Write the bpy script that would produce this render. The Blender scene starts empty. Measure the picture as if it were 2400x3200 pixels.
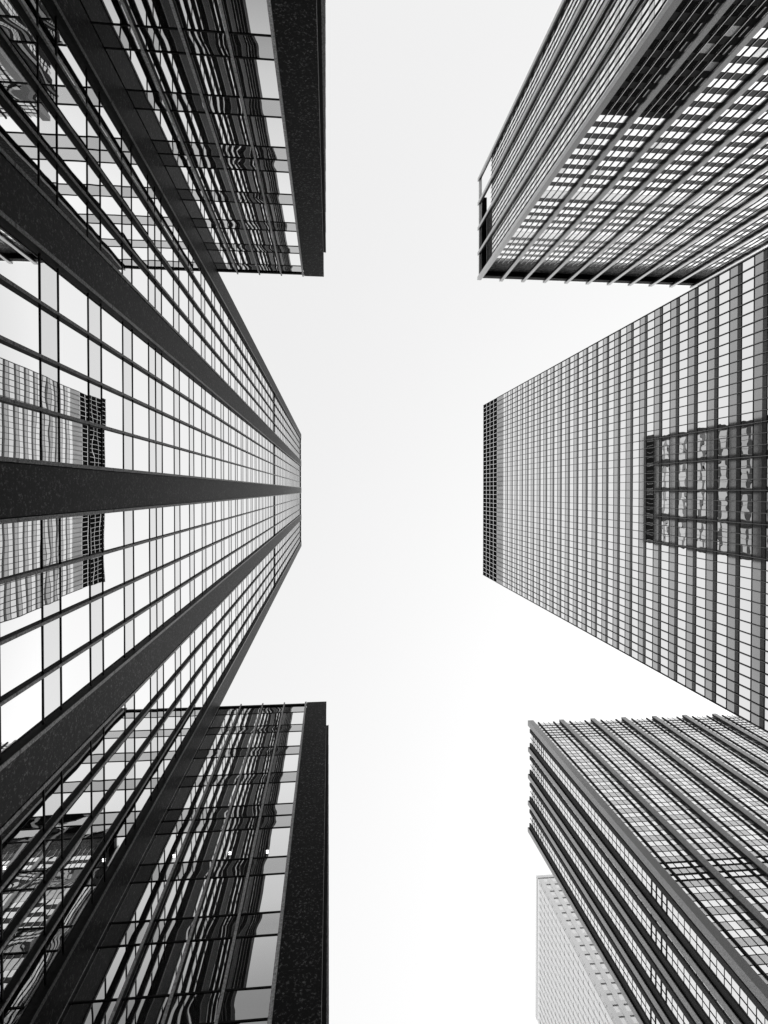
import bpy, math, random
from mathutils import Matrix, Vector

random.seed(7)
scene = bpy.context.scene
col = scene.collection
EYE = 1.6                      # height of the camera above the pavement

# ------------------------------------------------------------------ camera
F_PX, W_PX, H_PX = 1808.0, 2400.0, 3200.0
PP = (1205.0, 1557.0)          # optical axis in the picture
ZEN = (1031.0, 1532.0)         # where verticals converge (straight up)


def unit(v):
    return Vector(v).normalized()


zc = unit((ZEN[0] - PP[0], ZEN[1] - PP[1], F_PX))
yc = unit((0.0, 1.0, -zc[1] / zc[2]))
xc = yc.cross(zc)
ROT = (xc, yc, zc)             # world axes written in camera coordinates (x right, y down, z ahead)
cam_data = bpy.data.cameras.new('camera')
cam = bpy.data.objects.new('camera', cam_data)
col.objects.link(cam)
right = Vector((xc[0], yc[0], zc[0]))
down = Vector((xc[1], yc[1], zc[1]))
ahead = Vector((xc[2], yc[2], zc[2]))
m = Matrix((right, -down, -ahead)).transposed().to_4x4()
m.translation = (0, 0, EYE)
cam.matrix_world = m
cam_data.sensor_width = 36.0
cam_data.sensor_fit = 'AUTO'
cam_data.lens = F_PX / H_PX * 36.0
cam_data.shift_x = -(PP[0] - W_PX / 2) / H_PX
cam_data.shift_y = (PP[1] - H_PX / 2) / H_PX
cam_data.clip_start = 0.1
cam_data.clip_end = 6000
scene.camera = cam

# ------------------------------------------------------------------ sky, sun, exposure
SUN_EL, SUN_AZ = math.radians(32), math.radians(62)     # azimuth measured from +Y towards +X
world = bpy.data.worlds.new('World')
scene.world = world
world.use_nodes = True
nt = world.node_tree
bg = nt.nodes['Background']
sky = nt.nodes.new('ShaderNodeTexSky')
sky.sky_type = 'NISHITA'
sky.sun_disc = False
sky.sun_elevation = SUN_EL
sky.sun_rotation = SUN_AZ
sky.dust_density = 6.0
sky.air_density = 1.5
hs = nt.nodes.new('ShaderNodeHueSaturation')
hs.inputs['Saturation'].default_value = 0.0
nt.links.new(sky.outputs[0], hs.inputs['Color'])
gm = nt.nodes.new('ShaderNodeGamma')        # thin even overcast: the sky's range of brightness is compressed
gm.inputs['Gamma'].default_value = 0.22
nt.links.new(hs.outputs[0], gm.inputs['Color'])
nt.links.new(gm.outputs[0], bg.inputs['Color'])
bg.inputs['Strength'].default_value = 0.15

sun_d = bpy.data.lights.new('sun', 'SUN')
sun_d.energy = 0.5
sun_d.angle = math.radians(25)
sun_d.color = (1.0, 0.995, 0.99)
sun = bpy.data.objects.new('sun', sun_d)
col.objects.link(sun)
to_sun = Vector((math.sin(SUN_AZ) * math.cos(SUN_EL), math.cos(SUN_AZ) * math.cos(SUN_EL), math.sin(SUN_EL)))
sun.rotation_euler = to_sun.to_track_quat('Z', 'Y').to_euler()
sun.location = to_sun * 400

vs = scene.view_settings
vs.view_transform = 'Standard'
vs.look = 'None'
vs.gamma = 1.0
vs.exposure = 2.27
scene.render.engine = 'CYCLES'
scene.cycles.max_bounces = 10
scene.cycles.glossy_bounces = 8


# ------------------------------------------------------------------ materials
def new_mat(name):
    mt = bpy.data.materials.new(name)
    mt.use_nodes = True
    return mt, mt.node_tree, mt.node_tree.nodes['Principled BSDF']


def speckled(name, lo, hi, scale=7.0, rough=0.45, ior=1.5, joint=0.0, joint_off=0.0, spec=0.5, p0=0.4, p1=0.65,
             metal=0.0, bump=0.0, streak=True):
    """Stone or metal whose colour varies in fine grains, with faint weathering and optional horizontal joints."""
    mt, t, b = new_mat(name)
    N, L = t.nodes, t.links
    geo = N.new('ShaderNodeNewGeometry')
    n1 = N.new('ShaderNodeTexNoise')
    n1.inputs['Scale'].default_value = scale
    n1.inputs['Detail'].default_value = 6
    n1.inputs['Roughness'].default_value = 0.75
    L.new(geo.outputs['Position'], n1.inputs['Vector'])
    r = N.new('ShaderNodeMapRange')
    r.inputs['From Min'].default_value = p0
    r.inputs['From Max'].default_value = p1
    L.new(n1.outputs['Fac'], r.inputs['Value'])
    mix = N.new('ShaderNodeMix')
    mix.data_type = 'RGBA'
    mix.inputs['A'].default_value = (lo, lo, lo, 1)
    mix.inputs['B'].default_value = (hi, hi, hi, 1)
    L.new(r.outputs['Result'], mix.inputs['Factor'])
    out = mix.outputs['Result']
    if streak:
        mp = N.new('ShaderNodeMapping')
        mp.inputs['Scale'].default_value = (1.1, 1.1, 0.09)
        L.new(geo.outputs['Position'], mp.inputs['Vector'])
        n2 = N.new('ShaderNodeTexNoise')
        n2.inputs['Scale'].default_value = 1.0
        n2.inputs['Detail'].default_value = 4
        L.new(mp.outputs[0], n2.inputs['Vector'])
        r2 = N.new('ShaderNodeMapRange')
        r2.inputs['From Min'].default_value = 0.3
        r2.inputs['From Max'].default_value = 0.7
        r2.inputs['To Min'].default_value = 0.72
        r2.inputs['To Max'].default_value = 1.15
        L.new(n2.outputs['Fac'], r2.inputs['Value'])
        mu = N.new('ShaderNodeMix')
        mu.data_type = 'RGBA'
        mu.blend_type = 'MULTIPLY'
        mu.inputs['Factor'].default_value = 1.0
        L.new(out, mu.inputs['A'])
        L.new(r2.outputs['Result'], mu.inputs['B'])
        out = mu.outputs['Result']
    if joint:
        sep = N.new('ShaderNodeSeparateXYZ')
        L.new(geo.outputs['Position'], sep.inputs[0])
        a = N.new('ShaderNodeMath'); a.operation = 'SUBTRACT'; a.inputs[1].default_value = joint_off
        L.new(sep.outputs['Z'], a.inputs[0])
        d = N.new('ShaderNodeMath'); d.operation = 'FLOORED_MODULO'; d.inputs[1].default_value = joint
        L.new(a.outputs[0], d.inputs[0])
        g = N.new('ShaderNodeMath'); g.operation = 'GREATER_THAN'; g.inputs[1].default_value = 0.11
        L.new(d.outputs[0], g.inputs[0])
        g2 = N.new('ShaderNodeMapRange')
        g2.inputs['To Min'].default_value = 0.2
        g2.inputs['To Max'].default_value = 1.0
        L.new(g.outputs[0], g2.inputs['Value'])
        mu = N.new('ShaderNodeMix')
        mu.data_type = 'RGBA'
        mu.blend_type = 'MULTIPLY'
        mu.inputs['Factor'].default_value = 1.0
        L.new(out, mu.inputs['A'])
        L.new(g2.outputs['Result'], mu.inputs['B'])
        out = mu.outputs['Result']
    L.new(out, b.inputs['Base Color'])
    b.inputs['Roughness'].default_value = rough
    b.inputs['IOR'].default_value = ior
    b.inputs['Specular IOR Level'].default_value = spec
    b.inputs['Metallic'].default_value = metal
    if bump:
        bp = N.new('ShaderNodeBump')
        bp.inputs['Strength'].default_value = bump
        bp.inputs['Distance'].default_value = 0.02
        L.new(n1.outputs['Fac'], bp.inputs['Height'])
        L.new(bp.outputs[0], b.inputs['Normal'])
    return mt


def glass(name, base, curve, rough=0.0, wave=0.0, wscale=0.5, grain=0.4, tint=0.98):
    """Coated window glass before a dark room: a mirror whose strength follows the angle of incidence
    (curve: reflectance at 45, 55, 65, 75 and 88 degrees), slightly rippled; grain varies the pane behind it."""
    mt, t, b = new_mat(name)
    N, L = t.nodes, t.links
    geo = N.new('ShaderNodeNewGeometry')
    n0 = N.new('ShaderNodeTexNoise')
    n0.inputs['Scale'].default_value = 10.0
    n0.inputs['Detail'].default_value = 5
    n0.inputs['Roughness'].default_value = 0.7
    L.new(geo.outputs['Position'], n0.inputs['Vector'])
    r = N.new('ShaderNodeMapRange')
    r.inputs['From Min'].default_value = 0.38
    r.inputs['From Max'].default_value = 0.64
    r.inputs['To Min'].default_value = base * (1 - 0.8 * grain)
    r.inputs['To Max'].default_value = base * (1 + grain)
    L.new(n0.outputs['Fac'], r.inputs['Value'])
    L.new(r.outputs['Result'], b.inputs['Base Color'])
    b.inputs['Specular IOR Level'].default_value = 0.0
    b.inputs['Roughness'].default_value = 0.8
    gl = N.new('ShaderNodeBsdfGlossy')
    gl.inputs['Color'].default_value = (tint, tint, tint, 1)
    gl.inputs['Roughness'].default_value = rough
    ri = N.new('ShaderNodeMapRange')              # panes differ a little from one another
    ri.inputs['To Min'].default_value = tint * 0.94
    ri.inputs['To Max'].default_value = tint
    L.new(geo.outputs['Random Per Island'], ri.inputs['Value'])
    L.new(ri.outputs['Result'], gl.inputs['Color'])
    lw = N.new('ShaderNodeLayerWeight')
    lw.inputs['Blend'].default_value = 0.5
    ramp = N.new('ShaderNodeValToRGB')
    els = ramp.color_ramp.elements
    pos = [1 - math.cos(math.radians(d)) for d in (45, 55, 65, 75, 88)]
    els[0].position, els[1].position = pos[0], pos[4]
    for p in pos[1:4]:
        els.new(p)
    for e, c in zip(sorted(els, key=lambda q: q.position), curve):
        e.color = (c, c, c, 1)
    L.new(lw.outputs['Facing'], ramp.inputs['Fac'])
    mx = N.new('ShaderNodeMixShader')
    out = N['Material Output']
    L.new(ramp.outputs['Color'], mx.inputs['Fac'])
    L.new(b.outputs[0], mx.inputs[1])
    L.new(gl.outputs[0], mx.inputs[2])
    L.new(mx.outputs[0], out.inputs['Surface'])
    if wave:
        n1 = N.new('ShaderNodeTexNoise')
        n1.inputs['Scale'].default_value = wscale
        n1.inputs['Detail'].default_value = 1.0
        sc = N.new('ShaderNodeMath')               # every pane bends the reflection in its own way
        sc.operation = 'MULTIPLY'
        sc.inputs[1].default_value = 90.0
        L.new(geo.outputs['Random Per Island'], sc.inputs[0])
        ad = N.new('ShaderNodeVectorMath')
        L.new(geo.outputs['Position'], ad.inputs[0])
        L.new(sc.outputs[0], ad.inputs[1])
        L.new(ad.outputs[0], n1.inputs['Vector'])
        bp = N.new('ShaderNodeBump')
        bp.inputs['Strength'].default_value = 1.0
        bp.inputs['Distance'].default_value = wave
        L.new(n1.outputs['Fac'], bp.inputs['Height'])
        L.new(bp.outputs[0], gl.inputs['Normal'])
    return mt


FLOOR = 3.69
BASE = 32.75                     # sill of the first window above the double spandrel, measured from the eye
M = {}
WIN = (0.05, 0.50, 0.94, 0.98, 0.99)
WIN_LOW = (0.14, 0.66, 0.94, 0.98, 0.99)
M['granite'] = speckled('black_granite', 0.002, 0.26, 9.0, 0.55, 1.4, FLOOR, EYE + BASE - 0.6, spec=0.14, p0=0.54, p1=0.70)
M['dark_metal'] = speckled('dark_metal', 0.006, 0.02, 5.0, 0.6, ior=1.3, spec=0.2, streak=False)
M['flange'] = speckled('brushed_aluminium_edge', 0.04, 0.42, 12.0, 0.5, 1.45, spec=0.4, joint=FLOOR * 2, joint_off=EYE + BASE - 0.5, p0=0.4, p1=0.68)
M['flange_pale'] = speckled('pale_aluminium_flange', 0.25, 0.75, 12.0, 0.5, 1.45, spec=0.4, p0=0.36, p1=0.62)
M['vision'] = glass('window_glass', 0.010, WIN, 0.0, 0.0013, 0.55)
M['vision_wing'] = glass('wing_window_glass', 0.008, WIN_LOW, 0.0, 0.0014, 0.5)
M['spandrel'] = glass('spandrel_glass', 0.015, (0.02, 0.06, 0.72, 0.85, 0.95), 0.0, 0.003, 0.7)
M['spandrel_wing'] = glass('wing_spandrel_glass', 0.02, (0.2, 0.42, 0.52, 0.62, 0.8), 0.0, 0.012, 0.55)
M['vision_right'] = glass('pale_window_glass', 0.010, (0.8, 0.96, 0.98, 0.99, 0.99), 0.0, 0.005, 0.6)
M['grey_panel'] = glass('grey_spandrel_panel', 0.06, (0.18, 0.40, 0.58, 0.80, 0.88), 0.05, 0.0, 0.6, 0.8)
M['dark_panel'] = glass('dark_vent_strip', 0.05, (0.02, 0.05, 0.14, 0.42, 0.7), 0.1, 0.0, 0.6, 0.8)
M['light_panel'] = speckled('pale_blank_panel', 0.55, 0.75, 6.0, 0.6, spec=0.3)
M['louvre'] = speckled('black_louvre', 0.002, 0.018, 8.0, 0.9, ior=1.2, spec=0.05)
M['white_edge'] = speckled('pale_aluminium_edge', 0.55, 0.8, 6.0, 0.6, spec=0.3, streak=False)
M['concrete'] = glass('pale_stone_pier', 0.24, (0.0, 0.03, 0.10, 0.42, 0.8), 0.3, 0.0, 0.5, 0.55)
M['bright_metal'] = glass('bright_metal_beam', 0.5, (0.6, 0.7, 0.8, 0.86, 0.92), 0.2, 0.0, 0.5, 0.1)
M['grid_edge'] = speckled('grey_aluminium_edge', 0.16, 0.30, 6.0, 0.6, spec=0.3, streak=False)
M['vision_grid'] = glass('gridded_window_glass', 0.03, (0.55, 0.85, 0.93, 0.96, 0.99), 0.0, 0.002, 0.4)
M['spandrel_grid'] = glass('dark_spandrel_panel', 0.03, (0.0, 0.02, 0.06, 0.4, 0.7), 0.05, 0.0, 0.7, 0.8)
M['crown_stone'] = speckled('rough_crown_stone', 0.01, 0.3, 3.0, 0.8, spec=0.1, bump=0.6, p0=0.45, p1=0.75)
M['grey_pier'] = glass('grey_stone_pier', 0.30, (0.0, 0.02, 0.08, 0.28, 0.6), 0.35, 0.0, 0.5, 0.85)
M['pier_cheek'] = speckled('dark_pier_cheek', 0.01, 0.16, 11.0, 0.7, spec=0.1, p0=0.42, p1=0.72)
M['cell_white'] = glass('bright_window_glass', 0.25, (0.85, 0.9, 0.93, 0.95, 0.98), 0.02, 0.001, 0.5, 0.3)
M['cell_grey'] = glass('grey_cell_panel', 0.5, (0.25, 0.36, 0.56, 0.88, 0.95), 0.1, 0.0, 0.5, 0.55)
M['hazed_wall'] = glass('haze_tinted_wall', 0.75, (0.6, 0.7, 0.8, 0.88, 0.95), 0.25, 0.0, 0.5, 0.05)  # distance haze painted in: pale, sky-bright cladding instead of real mist
M['hazed_rib'] = glass('haze_tinted_rib', 0.62, (0.38, 0.48, 0.6, 0.74, 0.88), 0.3, 0.0, 0.5, 0.2)  # ribs kept faint by the same painted-in haze
M['core'] = speckled('dark_rear_wall', 0.02, 0.05, 2.0, 0.6)
M['roofing'] = speckled('roof_gravel', 0.12, 0.25, 8.0, 0.9)
M['asphalt'] = speckled('asphalt', 0.035, 0.07, 20.0, 0.9, streak=False)
M['paving'] = speckled('paving_stone', 0.22, 0.38, 12.0, 0.8, streak=False)
M['kerb'] = speckled('kerb_stone', 0.28, 0.4, 12.0, 0.8, streak=False)
M['paint'] = speckled('road_paint', 0.6, 0.8, 10.0, 0.7, streak=False)
lm, lt, lb = new_mat('lamp_glow')
lb.inputs['Base Color'].default_value = (0.8, 0.8, 0.8, 1)
lb.inputs['Emission Color'].default_value = (1, 1, 1, 1)
lb.inputs['Emission Strength'].default_value = 1.0
M['lamp'] = lm


# ------------------------------------------------------------------ mesh helpers
class Facade:
    """A vertical plane: u runs along it, n points out of it, z is height above the eye."""
    def __init__(self, ox, oy, u, n):
        self.o, self.u, self.n = Vector((ox, oy, 0)), Vector((*u, 0)), Vector((*n, 0))
        self.flip = self.u.cross(Vector((0, 0, 1))).dot(self.n) < 0

    def p(self, u, n, z):
        q = self.o + self.u * u + self.n * n
        return (q.x, q.y, z + EYE)


class MB:
    def __init__(self):
        self.v, self.f, self.mi, self.mats, self.sm = [], [], [], [], []
        self.kids = []                              # (name, MB): pieces of this part

    def slot(self, mname):
        if mname not in self.mats:
            self.mats.append(mname)
        return self.mats.index(mname)

    def box(self, fc, u0, u1, n0, n1, z0, z1, mat):
        i = len(self.v)
        for z in (z0, z1):
            for (u, n) in ((u0, n0), (u1, n0), (u1, n1), (u0, n1)):
                self.v.append(fc.p(u, n, z))
        q = [(0, 3, 2, 1), (4, 5, 6, 7), (0, 1, 5, 4), (1, 2, 6, 5), (2, 3, 7, 6), (3, 0, 4, 7)]
        # with u, n, z: right-handed when u x n = z
        rh = fc.u.cross(fc.n).z > 0
        s = self.slot(mat)
        for a in q:
            a = a if rh else a[::-1]
            self.f.append(tuple(i + k for k in a))
            self.mi.append(s)
            self.sm.append(False)
        return self

    def pane(self, fc, u0, u1, z0, z1, n, mat, bulge=0.0, tilt=0.0, res=1):
        """A pane of glass 3 cm thick whose face is very slightly tilted and bulged."""
        i = len(self.v)
        a, b = random.uniform(-tilt, tilt), random.uniform(-tilt, tilt)
        c = random.uniform(0.35, 1.0) * bulge * random.choice((-1, 1, 1))
        d = random.uniform(-0.5, 0.5) * bulge
        for r in range(res + 1):
            for q in range(res + 1):
                s, t = q / res, r / res
                off = a * (s - .5) + b * (t - .5) + c * 16 * s * (1 - s) * t * (1 - t) * 0.5 + d * math.sin(6.283 * t) * s
                self.v.append(fc.p(u0 + (u1 - u0) * s, n + off, z0 + (z1 - z0) * t))
        rh = fc.u.cross(Vector((0, 0, 1))).dot(fc.n) > 0
        sl = self.slot(mat)
        w = res + 1
        for r in range(res):
            for q in range(res):
                k = (i + r * w + q, i + r * w + q + 1, i + (r + 1) * w + q + 1, i + (r + 1) * w + q)
                self.f.append(k if rh else k[::-1])
                self.mi.append(sl)
                self.sm.append(True)
        # rim and back, so the pane has thickness
        cs = [self.v[i], self.v[i + res], self.v[i + res * w + res], self.v[i + res * w]]
        j = len(self.v)
        self.v += [fc.p(u0, n - .03, z0), fc.p(u1, n - .03, z0), fc.p(u1, n - .03, z1), fc.p(u0, n - .03, z1)] + cs
        for e in range(4):
            k = (j + e, j + (e + 1) % 4, j + 4 + (e + 1) % 4, j + 4 + e)
            self.f.append(k if rh else k[::-1])
            self.mi.append(sl)
            self.sm.append(False)
        k = (j + 3, j + 2, j + 1, j)
        self.f.append(k if rh else k[::-1])
        self.mi.append(sl)
        self.sm.append(False)
        return self

    def extend(self, o):
        i = len(self.v)
        self.v += o.v
        self.f += [tuple(k + i for k in f) for f in o.f]
        self.mi += [self.slot(o.mats[x]) for x in o.mi]
        self.sm += o.sm
        for _, q in o.kids:
            self.extend(q)

    def centre(self):
        n = len(self.v)
        return Vector((sum(p[0] for p in self.v) / n, sum(p[1] for p in self.v) / n, sum(p[2] for p in self.v) / n))

    def build(self, name, parent=None, loc=Vector((0, 0, 0))):
        me = bpy.data.meshes.new(name)
        me.from_pydata([(p[0] - loc.x, p[1] - loc.y, p[2] - loc.z) for p in self.v], [], self.f)
        for mn in self.mats:
            me.materials.append(M[mn])
        me.polygons.foreach_set('material_index', self.mi)
        me.polygons.foreach_set('use_smooth', self.sm)
        me.update()
        o = bpy.data.objects.new(name, me)
        col.objects.link(o)
        if parent:
            o.parent = parent
        return o


class Building:
    """A thing: an Empty at the foot of the building; its parts are meshes under it."""
    def __init__(self, name, label, category, base, group=None):
        self.e = bpy.data.objects.new(name, None)
        self.e.location = base
        self.e.empty_display_size = 3
        col.objects.link(self.e)
        self.e['label'], self.e['category'] = label, category
        if group:
            self.e['group'] = group
        self.base = Vector(base)
        self.many = {}

    def part(self, name, mb, label=None, kind=None):
        o = mb.build(name, self.e, self.base)
        for kn, q in mb.kids:
            q.build(kn, o, self.base)
        if label:
            o['label'] = label
        if kind:
            o['kind'] = kind
        return o

    def add(self, name, mb):
        self.many.setdefault(name, []).append(mb)

    def finish(self, limit=100):
        """Every repeat is a part of its own; past the limit the nearest in view stay parts, the rest are one."""
        for name, lst in self.many.items():
            if len(lst) > limit:
                lst.sort(key=self.rank)
            for mb in lst[:limit]:
                self.part(name, mb)
            rest = lst[limit:]
            if rest:
                big = MB()
                for mb in rest:
                    big.extend(mb)
                self.part(PLURAL.get(name, name + 's'), big, kind='stuff')

    @staticmethod
    def rank(mb):
        c = mb.centre() - Vector((0, 0, EYE))
        q = Vector((right.dot(c), down.dot(c), ahead.dot(c)))
        seen = q.z > 0 and -1180 < q.x / max(q.z, .1) * F_PX < 1180 and -1540 < q.y / max(q.z, .1) * F_PX < 1620
        return (0 if seen else 1, c.length)


PLURAL = {}
BOT = -EYE + 0.03


def mullion(fc, u, n0, depth, z0, z1, w=0.10, front='flange', side='dark_metal', cap=0.03, web=None):
    """Projecting I-section: dark web, lighter outer flange."""
    b = MB()
    web = web or w * 0.55
    b.box(fc, u - web / 2, u + web / 2, n0, n0 + depth - cap, z0, z1, side)
    b.kids.append(('flange', MB().box(fc, u - w / 2, u + w / 2, n0 + depth - cap, n0 + depth, z0, z1 + 0.002, front)))
    return b


# ------------------------------------------------------------------ ground
def structure(name, mb):
    o = mb.build(name)
    o['kind'] = 'structure'
    return o


G = Facade(0, 0, (1, 0), (0, 1))
structure('ground', MB().box(G, -2500, 2500, -2500, 2500, -EYE - .3, -EYE - .004, 'paving'))
structure('road', MB().box(G, 6, 36, -1200, 1200, -EYE - .004, -EYE, 'asphalt'))
k = MB()
for u in (6, 36):
    k.box(G, u - .15, u + .15, -1200, 1200, -EYE, -EYE + .13, 'kerb')
structure('kerb', k)
structure('pavement', MB().box(G, -9.0, 5.84, -1200, 1200, -EYE, -EYE + .12, 'paving').box(
    G, 36.16, 43.0, -1200, 1200, -EYE, -EYE + .12, 'paving'))
k = MB()
for i in range(-60, 60):
    for u in (13.5, 21, 28.5):
        k.box(G, u - .07, u + .07, i * 9, i * 9 + 4, -EYE + .002, -EYE + .006, 'paint')
structure('lane_markings', k)

# ------------------------------------------------------------------ the dark tower on the left
DX, HALF, H_T = -9.1, 17.58, 184.0
PIER, PERIOD = 0.76, 8.42
tower = Building('office_tower', 'tall dark office tower at left with five black stone piers and bright mirror windows',
                 'skyscraper', (DX - 14, 0, 0))
ft = Facade(DX, 0, (0, 1), (1, 0))
tower.part('rear_wall', MB().box(ft, -HALF + .02, HALF - .02, -28, -.12, BOT, H_T - .6, 'core'))
tower.part('roof', MB().box(ft, -HALF + .3, HALF - .3, -27.6, -.4, H_T - .59, H_T - .3, 'roofing'))
for i in range(-2, 3):
    c = i * PERIOD
    w = PIER
    tower.part('pier', MB().box(ft, c - w, c + w, -.119, .16, BOT, H_T, 'granite'))
rows = []                                            # (bottom, top, sort)
k0 = -9
for k in range(k0, 42):
    if k < 0:
        z0 = BASE - 4.75 + (k + 1) * FLOOR           # below the double spandrel
    else:
        z0 = BASE + k * FLOOR
    rows.append((k, z0, z0 + 2.44))
for b in range(-2, 2):
    u0, u1 = b * PERIOD + PIER, (b + 1) * PERIOD - PIER
    step = (u1 - u0 - .2) / 4
    us = [u0 + .1 + step * j for j in range(5)]
    for j, u in enumerate(us):
        edge = j in (0, 4)
        tower.add('mullion', mullion(ft, u, -.1, .21 if not edge else .29, BOT, H_T - .05, .10 if not edge else .13, web=.07))
    for r, (k, z0, z1) in enumerate(rows):
        if z0 > H_T - 8.5 or z0 < BOT:
            continue
        nz = rows[r + 1][1] if r + 1 < len(rows) else H_T
        slit = (k == 17)
        for j in range(4):
            a, c = us[j] + .03, us[j + 1] - .03
            pm = 'louvre' if slit else 'vision'
            tower.add('louvre' if slit else 'window',
                      MB().pane(ft, a, c, z0, z1, -.04 if not slit else -.09, pm, 0.0016, 0.004, 4 if z0 < 80 else 2))
            if k == -1:
                mid = (z1 + nz) / 2
                tower.add('spandrel_panel', MB().pane(ft, a, c, z1, mid, -.04, 'spandrel', .002, .003, 2))
                tower.add('spandrel_panel', MB().pane(ft, a, c, mid, nz, -.04, 'spandrel', .002, .003, 2))
            else:
                tower.add('spandrel_panel', MB().pane(ft, a, c, z1, nz, -.04, 'spandrel', .002, .003, 2))
        zs = [z0, z1] + ([(z1 + nz) / 2] if k == -1 else [])
        for z in zs:
            tower.add('transom', MB().box(ft, u0 + .17, u1 - .17, -.1, -.015, z - .032, z + .032, 'dark_metal'))
    ztop = H_T - 8.0
    tower.part('roof_louvre', MB().box(ft, u0, u1, -.11, -.06, ztop + 1.1, H_T - .2, 'louvre'))
    tower.part('coping', MB().box(ft, u0 + .02, u1 - .02, -.1, .06, H_T - .195, H_T, 'dark_metal'))
PLURAL.update(window='windows', spandrel_panel='spandrel_panels', transom='transoms', mullion='mullions')
tower.finish()


# ------------------------------------------------------------------ the two low wings that flank it
YW, H_W = 17.62, 47.9


def wing(sign, shift, label):
    wg = Building('office_wing', label, 'office building', (-9, sign * (YW + 10), 0), 'low dark wings beside the left tower')
    f = Facade(shift, sign * YW, (1, 0), (0, -sign))
    wg.part('rear_wall', MB().box(f, -34, -.55 , -26, -.12, BOT, H_W - .5, 'core'))
    wg.part('roof', MB().box(f, -33.6, -.9, -25.6, -.5, H_W - .49, H_W - .3, 'roofing'))
    wg.part('pier', MB().box(f, -1.98, -.39, -.119, .14, BOT, H_W, 'granite'))
    us = [-9.06 + 1.745 * j for j in range(5)]
    us = [-9.06 - 1.745 * j for j in range(5, 0, -1)] + us
    for u in us:
        last = u > -2.2
        wg.add('mullion', mullion(f, u, -.1, .24, BOT, H_W + .12, .14 if last else .11, front='flange_pale', web=.07))
    for r, (k, z0, z1) in enumerate(rows):
        if z0 > 45 or z0 < BOT:
            continue
        nz = rows[r + 1][1] if k < 3 else H_W - .25
        for j in range(len(us) - 1):
            a, c = us[j] + .03, us[j + 1] - .03
            wg.add('window', MB().pane(f, a, c, z0, z1, -.04, 'vision_wing', .0015, .004, 4))
            if k == -1:
                mid = (z1 + nz) / 2
                wg.add('spandrel_panel', MB().pane(f, a, c, z1, mid, -.04, 'spandrel_wing', .009, .01, 4))
                wg.add('spandrel_panel', MB().pane(f, a, c, mid, nz, -.04, 'spandrel_wing', .009, .01, 4))
            else:
                wg.add('spandrel_panel', MB().pane(f, a, c, z1, nz, -.04, 'spandrel_wing', .009, .01, 4))
        for z in [z0, z1] + ([(z1 + nz) / 2] if k == -1 else []):
            wg.add('transom', MB().box(f, us[0], us[-1] - .08, -.1, -.015, z - .035, z + .035, 'dark_metal'))
    wg.part('coping', MB().box(f, -34, -1.985, -.115, .05, H_W - .25, H_W, 'dark_metal'))
    # street side, seen almost edge-on
    s = Facade(shift - .39, sign * YW, (0, sign), (1, 0))
    for j in range(4):
        c = .9 + j * 8.42
        wg.part('pier', MB().box(s, c - .76 + (.05 if j == 0 else 0), c + .76, -.3, -.01, BOT, H_W - .01, 'granite'))
        if j == 3:
            break
        for q in range(5):
            wg.add('mullion', mullion(s, c + .9 + 1.655 * q, -.2, .38, BOT, H_W - .2, .14))
        wg.part('side_glazing', MB().pane(s, c + .78, c + 8.42 - .78, BOT, H_W - .3, -.12, 'vision_wing', 0, 0, 1))
    return wg


w1 = wing(-1, -.08, 'low black wing at top left, cut off by the upper edge of the photo')
w1.finish()
w2 = wing(1, .08, 'low black wing at bottom left with small bright lamps behind its lower glass')
LAMPS = ((-7.6, 28.55), (-4.95, 28.5), (-3.15, 28.45))
fl = Facade(.08, YW, (1, 0), (0, -1))
for (u, z) in LAMPS:
    w2.part('lamp', MB().box(fl, u - .05, u + .06, -.005, .02, z - .03, z + .03, 'lamp'))
w2.finish()

# ------------------------------------------------------------------ the gridded tower on the right
DR, HR, YR = 47.6, 177.0, 26.5
rt = Building('slab_tower', 'wide pale slab tower at right with a fine grid of mullions and black louvred top', 'skyscraper', (DR + 12, 0, 0))
fr = Facade(DR, 0, (0, 1), (-1, 0))
rt.part('rear_wall', MB().box(fr, -YR + .03, YR - .03, -60, -.14, BOT, HR - .5, 'core'))
rt.part('roof', MB().box(fr, -YR + .3, YR - .3, -59.6, -.5, HR - .49, HR - .3, 'roofing'))
NP = 42
pw = 2 * YR / NP
for j in range(NP + 1):
    u = -YR + pw * j
    u = min(max(u, -YR + .06), YR - .06)
    rt.add('mullion', mullion(fr, u, -.1, 0.22, BOT, HR, .07, front='grid_edge', cap=.02, web=.075))
WB = 85.4
RP = 4.03
for k in range(-21, 18):
    z0 = WB + RP * k
    if z0 < BOT + .5:
        continue
    z1 = z0 + 2.0
    for j in range(NP):
        a, c = -YR + pw * j + .03, -YR + pw * (j + 1) - .03
        rt.add('window', MB().pane(fr, a, c, z0, z1, -.05, 'vision_right', .0015, .0045, 2 if z0 < 110 else 1))
    # spandrel: one panel with a dark vent strip under the next window
    for s in range(6):
        a, c = -YR + pw * 7 * s + .01, -YR + pw * 7 * (s + 1) - .01
        zz = z0 - RP + 2.0
        rt.add('spandrel_panel', MB().box(fr, a, c, -.13, -.03, zz + .69, z0, 'grey_panel'))
        rt.add('vent_strip', MB().box(fr, a, c, -.13, -.05, zz, zz + .68, 'dark_panel'))
        rt.add('transom', MB().box(fr, a, c, -.05, -.01, z0 - .08, z0 + .08, 'dark_metal'))
        rt.add('transom', MB().box(fr, a, c, -.045, -.01, zz - .06, zz + .06, 'dark_metal'))
ztop = WB + RP * 17 + 2.0
RL = 161.6
rt.part('blank_band', MB().box(fr, -YR, YR, -.13, -.04, ztop, RL, 'light_panel'))
rt.part('roof_louvre', MB().box(fr, -YR, YR, -.13, -.06, RL, HR - .02, 'louvre'))
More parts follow.
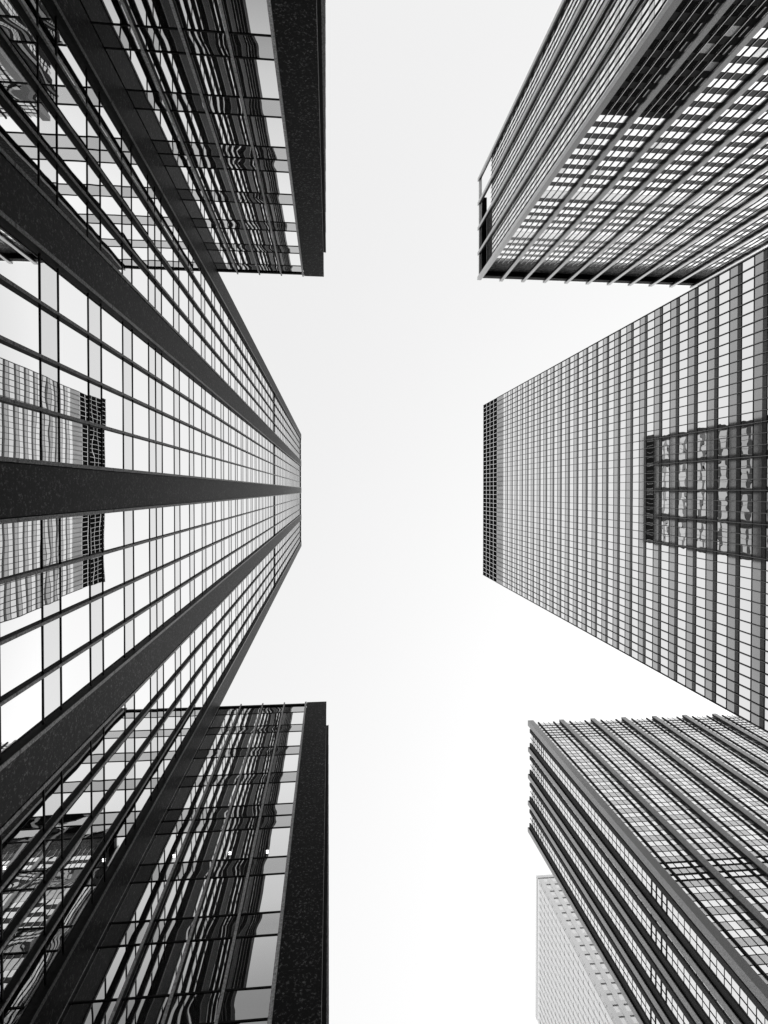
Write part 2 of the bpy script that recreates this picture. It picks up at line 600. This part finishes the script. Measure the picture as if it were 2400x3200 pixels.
for k in range(5):
    z = RL + .1 + k * (HR - RL - .25) / 4
    rt.part('louvre_rail', MB().box(fr, -YR + .07, YR - .07, -.055, .0, z - .16, z + .16, 'bright_metal'))
for j in range(NP + 1):
    u = min(max(-YR + pw * j, -YR + .06), YR - .06)
    rt.part('louvre_bar', MB().box(fr, u - .05, u + .05, .121, .14, RL, HR - .03, 'bright_metal'))
for sg in (-1, 1):
    fs = Facade(DR, sg * YR, (1, 0), (0, sg))
    rt.part('end_wall', MB().box(fs, .2, 60, -.025, .12, BOT, HR - .01, 'louvre'))
rt.finish()

# ------------------------------------------------------------------ the ribbed tower at top right
UX, UY, UH, UF = 51.0, -72.5, 195.6, 181.2
ur = Building('ribbed_tower', 'tall ribbed tower at top right with pale piers rising past a dark open crown', 'skyscraper', (UX + 30, UY - 16, 0))
BAY, NB = 7.71, 11
SBAY, SN = 8.48, 4
LX, LY = BAY * NB, SBAY * SN
fa = Facade(UX, UY, (1, 0), (0, 1))                  # front, facing the street crossing
fb = Facade(UX, UY, (0, -1), (-1, 0))                # flank, facing the street
UP = 3.75
ur.part('rear_wall', MB().box(fa, .3, LX, -LY, -.3, BOT, UF - .2, 'core'))
ur.part('roof', MB().box(fa, 2.0, LX, -LY, -2.2, UF - .19, UF + .3, 'roofing'))


def pier(fc, c, w, d, z1, mat, hi_edge='bright_metal'):
    b = MB()
    b.box(fc, c - w / 2, c + w / 2, d - .12, d, BOT, z1, mat)                       # outer face
    b.kids.append(('cheek', MB().box(fc, c - w / 2 + .04, c + w / 2 - .04, -.29, d - .12, BOT, z1 - .02, 'dark_metal')))  # cheeks are given a darker material than the outer face
    for s in (-1, 1):
        b.kids.append(('edge_strip', MB().box(fc, c + s * (w / 2 - .01) - .03, c + s * (w / 2 - .01) + .03, d - .3, d - .22,
                                              BOT, z1 - .04, hi_edge)))
    return b


for i in range(NB + 1):
    if i == 0:
        b = MB()
        b.box(fa, -.55, .75, .28, .40, BOT, UH, 'concrete')
        b.box(fa, -.55, -.43, -.75, .279, BOT, UH, 'concrete')
        b.box(fa, -.42, .70, -.7, .27, BOT, UH - .03, 'dark_metal')
        ur.part('pier', b, 'wide corner pier')
    else:
        ur.part('pier', pier(fa, i * BAY, 1.1, .62, UH, 'concrete'))
for i in range(1, SN + 1):
    ur.part('pier', pier(fb, i * SBAY - (.3 if i == SN else 0), 1.05, .55, UH, 'concrete'))


def grid_rows():
    k = -28
    while True:
        z0 = 108.3 + UP * k
        if z0 + UP > UF:
            return
        if z0 > BOT + .3:
            yield k, z0
        k += 1


GREY = {8, 14, 15}
for k, z0 in grid_rows():
    blank = k in GREY
    for fc, n, bay, first in ((fa, NB, BAY, .75), (fb, SN, SBAY, .75)):
        for i in range(n):
            a, c = i * bay + (first if i == 0 else .5), (i + 1) * bay - .5
            nm = 4 if fc is fa else 5
            for q in range(nm):
                s, e = a + (c - a) * q / nm, a + (c - a) * (q + 1) / nm
                rnd = random.random() < .06
                ur.add('window', MB().pane(fc, s + .02, e - .02, z0, z0 + 2.14, -.14,
                                           'cell_grey' if (blank or rnd) else 'vision_grid', .001, .002, 1))
            ur.add('spandrel_panel', MB().box(fc, a, c, -.25, -.1, z0 + 2.14, z0 + UP, 'cell_grey' if k in (7, 13) else 'spandrel_grid' if fc is fa else 'grey_panel'))
for fc, n, bay, nm in ((fa, NB, BAY, 4), (fb, SN, SBAY, 5)):
    for i in range(n):
        a, c = i * bay + (.75 if i == 0 else .5), (i + 1) * bay - .5
        for q in range(1, nm) if fc is fa else range(0, nm + 1):
            ur.add('mullion', mullion(fc, a + (c - a) * q / nm, -.12, .20 if fc is fa else .16, BOT, UF, .09,
                                      front='white_edge' if fc is fa else 'dark_metal', cap=.02, web=.085))
# crown: a recessed dark storey behind the piers, closed by a pale ring beam
ur.part('crown_wall', MB().box(fa, 2.4, LX, -2.6, -2.3, UF + .31, UH - 1.2, 'crown_stone').box(
    fb, 2.61, LY * .62, -2.7, -2.4, UF + .31, UH - 1.2, 'crown_stone'), 'rough dark wall set back behind the piers')
ur.part('ring_beam', MB().box(fa, -.40, LX, -.6, .26, UH - 1.6, UH - .5, 'bright_metal').box(
    fb, .61, LY, -.55, .40, UH - 1.6, UH - .5, 'bright_metal'))
ur.part('crown_slab', MB().box(fa, -.3, LX, -2.25, -.62, UH - 1.5, UH - .7, 'louvre').box(
    fb, 2.27, LY * .8, -2.3, -.56, UH - 1.5, UH - .7, 'louvre'))
ur.finish()

# ------------------------------------------------------------------ the tower at bottom right
QX, QY, QH = 67.87, 79.3, 191.0
lr = Building('pier_tower', 'tall tower at bottom right with thick grey piers and bright cells between dark bars', 'skyscraper', (QX + 38, QY + 18, 0))
LB, LN, SB, SNN = 11.15, 7, 9.2, 4
fq = Facade(QX, QY, (1, 0), (0, -1))
fw = Facade(QX, QY, (0, 1), (-1, 0))
lr.part('rear_wall', MB().box(fq, .4, LB * LN, -SB * SNN, -.3, BOT, QH - .6, 'core'))
lr.part('roof', MB().box(fq, 1, LB * LN, -SB * SNN, -1, QH - .59, QH - .3, 'roofing'))
b = MB()
b.box(fq, -.7, 1.2, .55, .7, BOT, QH, 'grey_pier')
b.box(fq, -.7, -.55, -1.1, .549, BOT, QH, 'grey_pier')
b.box(fq, -.54, 1.15, -1.05, .54, BOT, QH - .03, 'dark_metal')
lr.part('pier', b, 'corner pier')
for i in range(1, LN + 1):
    b = MB()
    b.box(fq, i * LB - .78, i * LB + .78, .4, .55, BOT, QH, 'grey_pier')
    b.box(fq, i * LB - .74, i * LB + .74, -.29, .4, BOT, QH - .02, 'pier_cheek')
    lr.part('pier', b)
for i in range(1, SNN + 1):
    b = MB()
    b.box(fw, i * SB - .75, i * SB + .75, .5, .62, BOT, QH, 'grey_pier')
    b.box(fw, i * SB - .7, i * SB + .7, -.29, .5, BOT, QH - .02, 'dark_metal')
    lr.part('pier', b)
for i in range(LN):
    o = i * LB
    for c in (2.95, 8.35):
        lr.add('mullion', mullion(fq, o + c, -.28, .34, BOT, QH - .1, .46, front='dark_metal', cap=.05, web=.44))
    for c in (4.8, 6.5):
        lr.add('mullion', mullion(fq, o + c, -.28, .16, BOT, QH - .1, .13, front='dark_metal', web=.11))
for i in range(SNN):
    o = i * SB
    for u0, u1 in ((2.25, 3.45), (7.0, 8.4)):
        lr.add('dark_bar', MB().box(fw, o + u0, o + u1, -.28, .06, BOT, QH - .1, 'pier_cheek'))
    lr.add('mullion', mullion(fw, o + 5.27, -.28, .16, BOT, QH - .1, .14, front='dark_metal', web=.12))
ROW = 3.8
for k in range(-1, 51):
    z0 = .2 + ROW * k
    if z0 < BOT or z0 + ROW > QH:
        continue
    mech = k in (29, 30, 47, 48, 49)
    for fc, n, bay, cuts in ((fq, LN, LB, (.78, 2.73, 3.17, 4.74, 4.86, 6.44, 6.56, 8.13, 8.57, 10.37)),
                             (fw, SNN, SB, (.75, 2.25, 3.45, 5.2, 5.34, 7.0))):
        for i in range(n):
            for q in range(0, len(cuts), 2):
                a, c = i * bay + cuts[q], i * bay + cuts[q + 1]
                lr.add('window', MB().pane(fc, a, c, z0, z0 + 1.8, -.2, 'cell_white', .001, .002, 1))
                lr.add('spandrel_panel', MB().box(fc, a, c, -.28, -.18, z0 + 1.85, z0 + ROW - .05,
                                                  'cell_white' if fc is fw or random.random() < .08 else 'cell_grey'))
            bar = .15 if not mech else .55
            lr.add('transom', MB().box(fc, i * bay + .8, (i + 1) * bay - .8, -.27, -.16, z0 - bar / 2, z0 + bar / 2, 'dark_metal'))
            lr.add('transom', MB().box(fc, i * bay + .8, (i + 1) * bay - .8, -.27, -.16, z0 + 1.825 - bar / 2, z0 + 1.825 + bar / 2, 'dark_metal'))
lr.finish()

# ------------------------------------------------------------------ the tower behind it, haze painted in as pale colour
PX_, PY_, PH = 86.0, 162.0, 234.0
pt = Building('distant_tower', 'tower paled by painted-in haze, rising behind the bottom right tower, with faint vertical ribs', 'skyscraper', (PX_ + 20, PY_ + 30, 0))
fp = Facade(PX_, PY_, (0, 1), (-1, 0))
pt.part('wall', MB().box(fp, 0, 60, -40, 0, BOT, PH, 'hazed_wall'))
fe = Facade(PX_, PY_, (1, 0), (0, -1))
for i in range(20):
    pt.add('rib', MB().box(fp, .4 + i * 3, 1.7 + i * 3, .001, .25, BOT, PH - 4, 'hazed_rib'))
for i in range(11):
    pt.add('rib', MB().box(fe, .3 + i * 3.6, 2.0 + i * 3.6, .001, .5, BOT, PH - 3, 'hazed_rib'))
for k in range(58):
    pt.add('floor_band', MB().box(fe, .2, 39.8, .001, .3, 4 + k * 4, 5.3 + k * 4, 'hazed_rib'))
    pt.add('floor_band', MB().box(fp, .2, 59.8, .001, .1, 4 + k * 4, 5.3 + k * 4, 'hazed_rib'))
pt.finish()
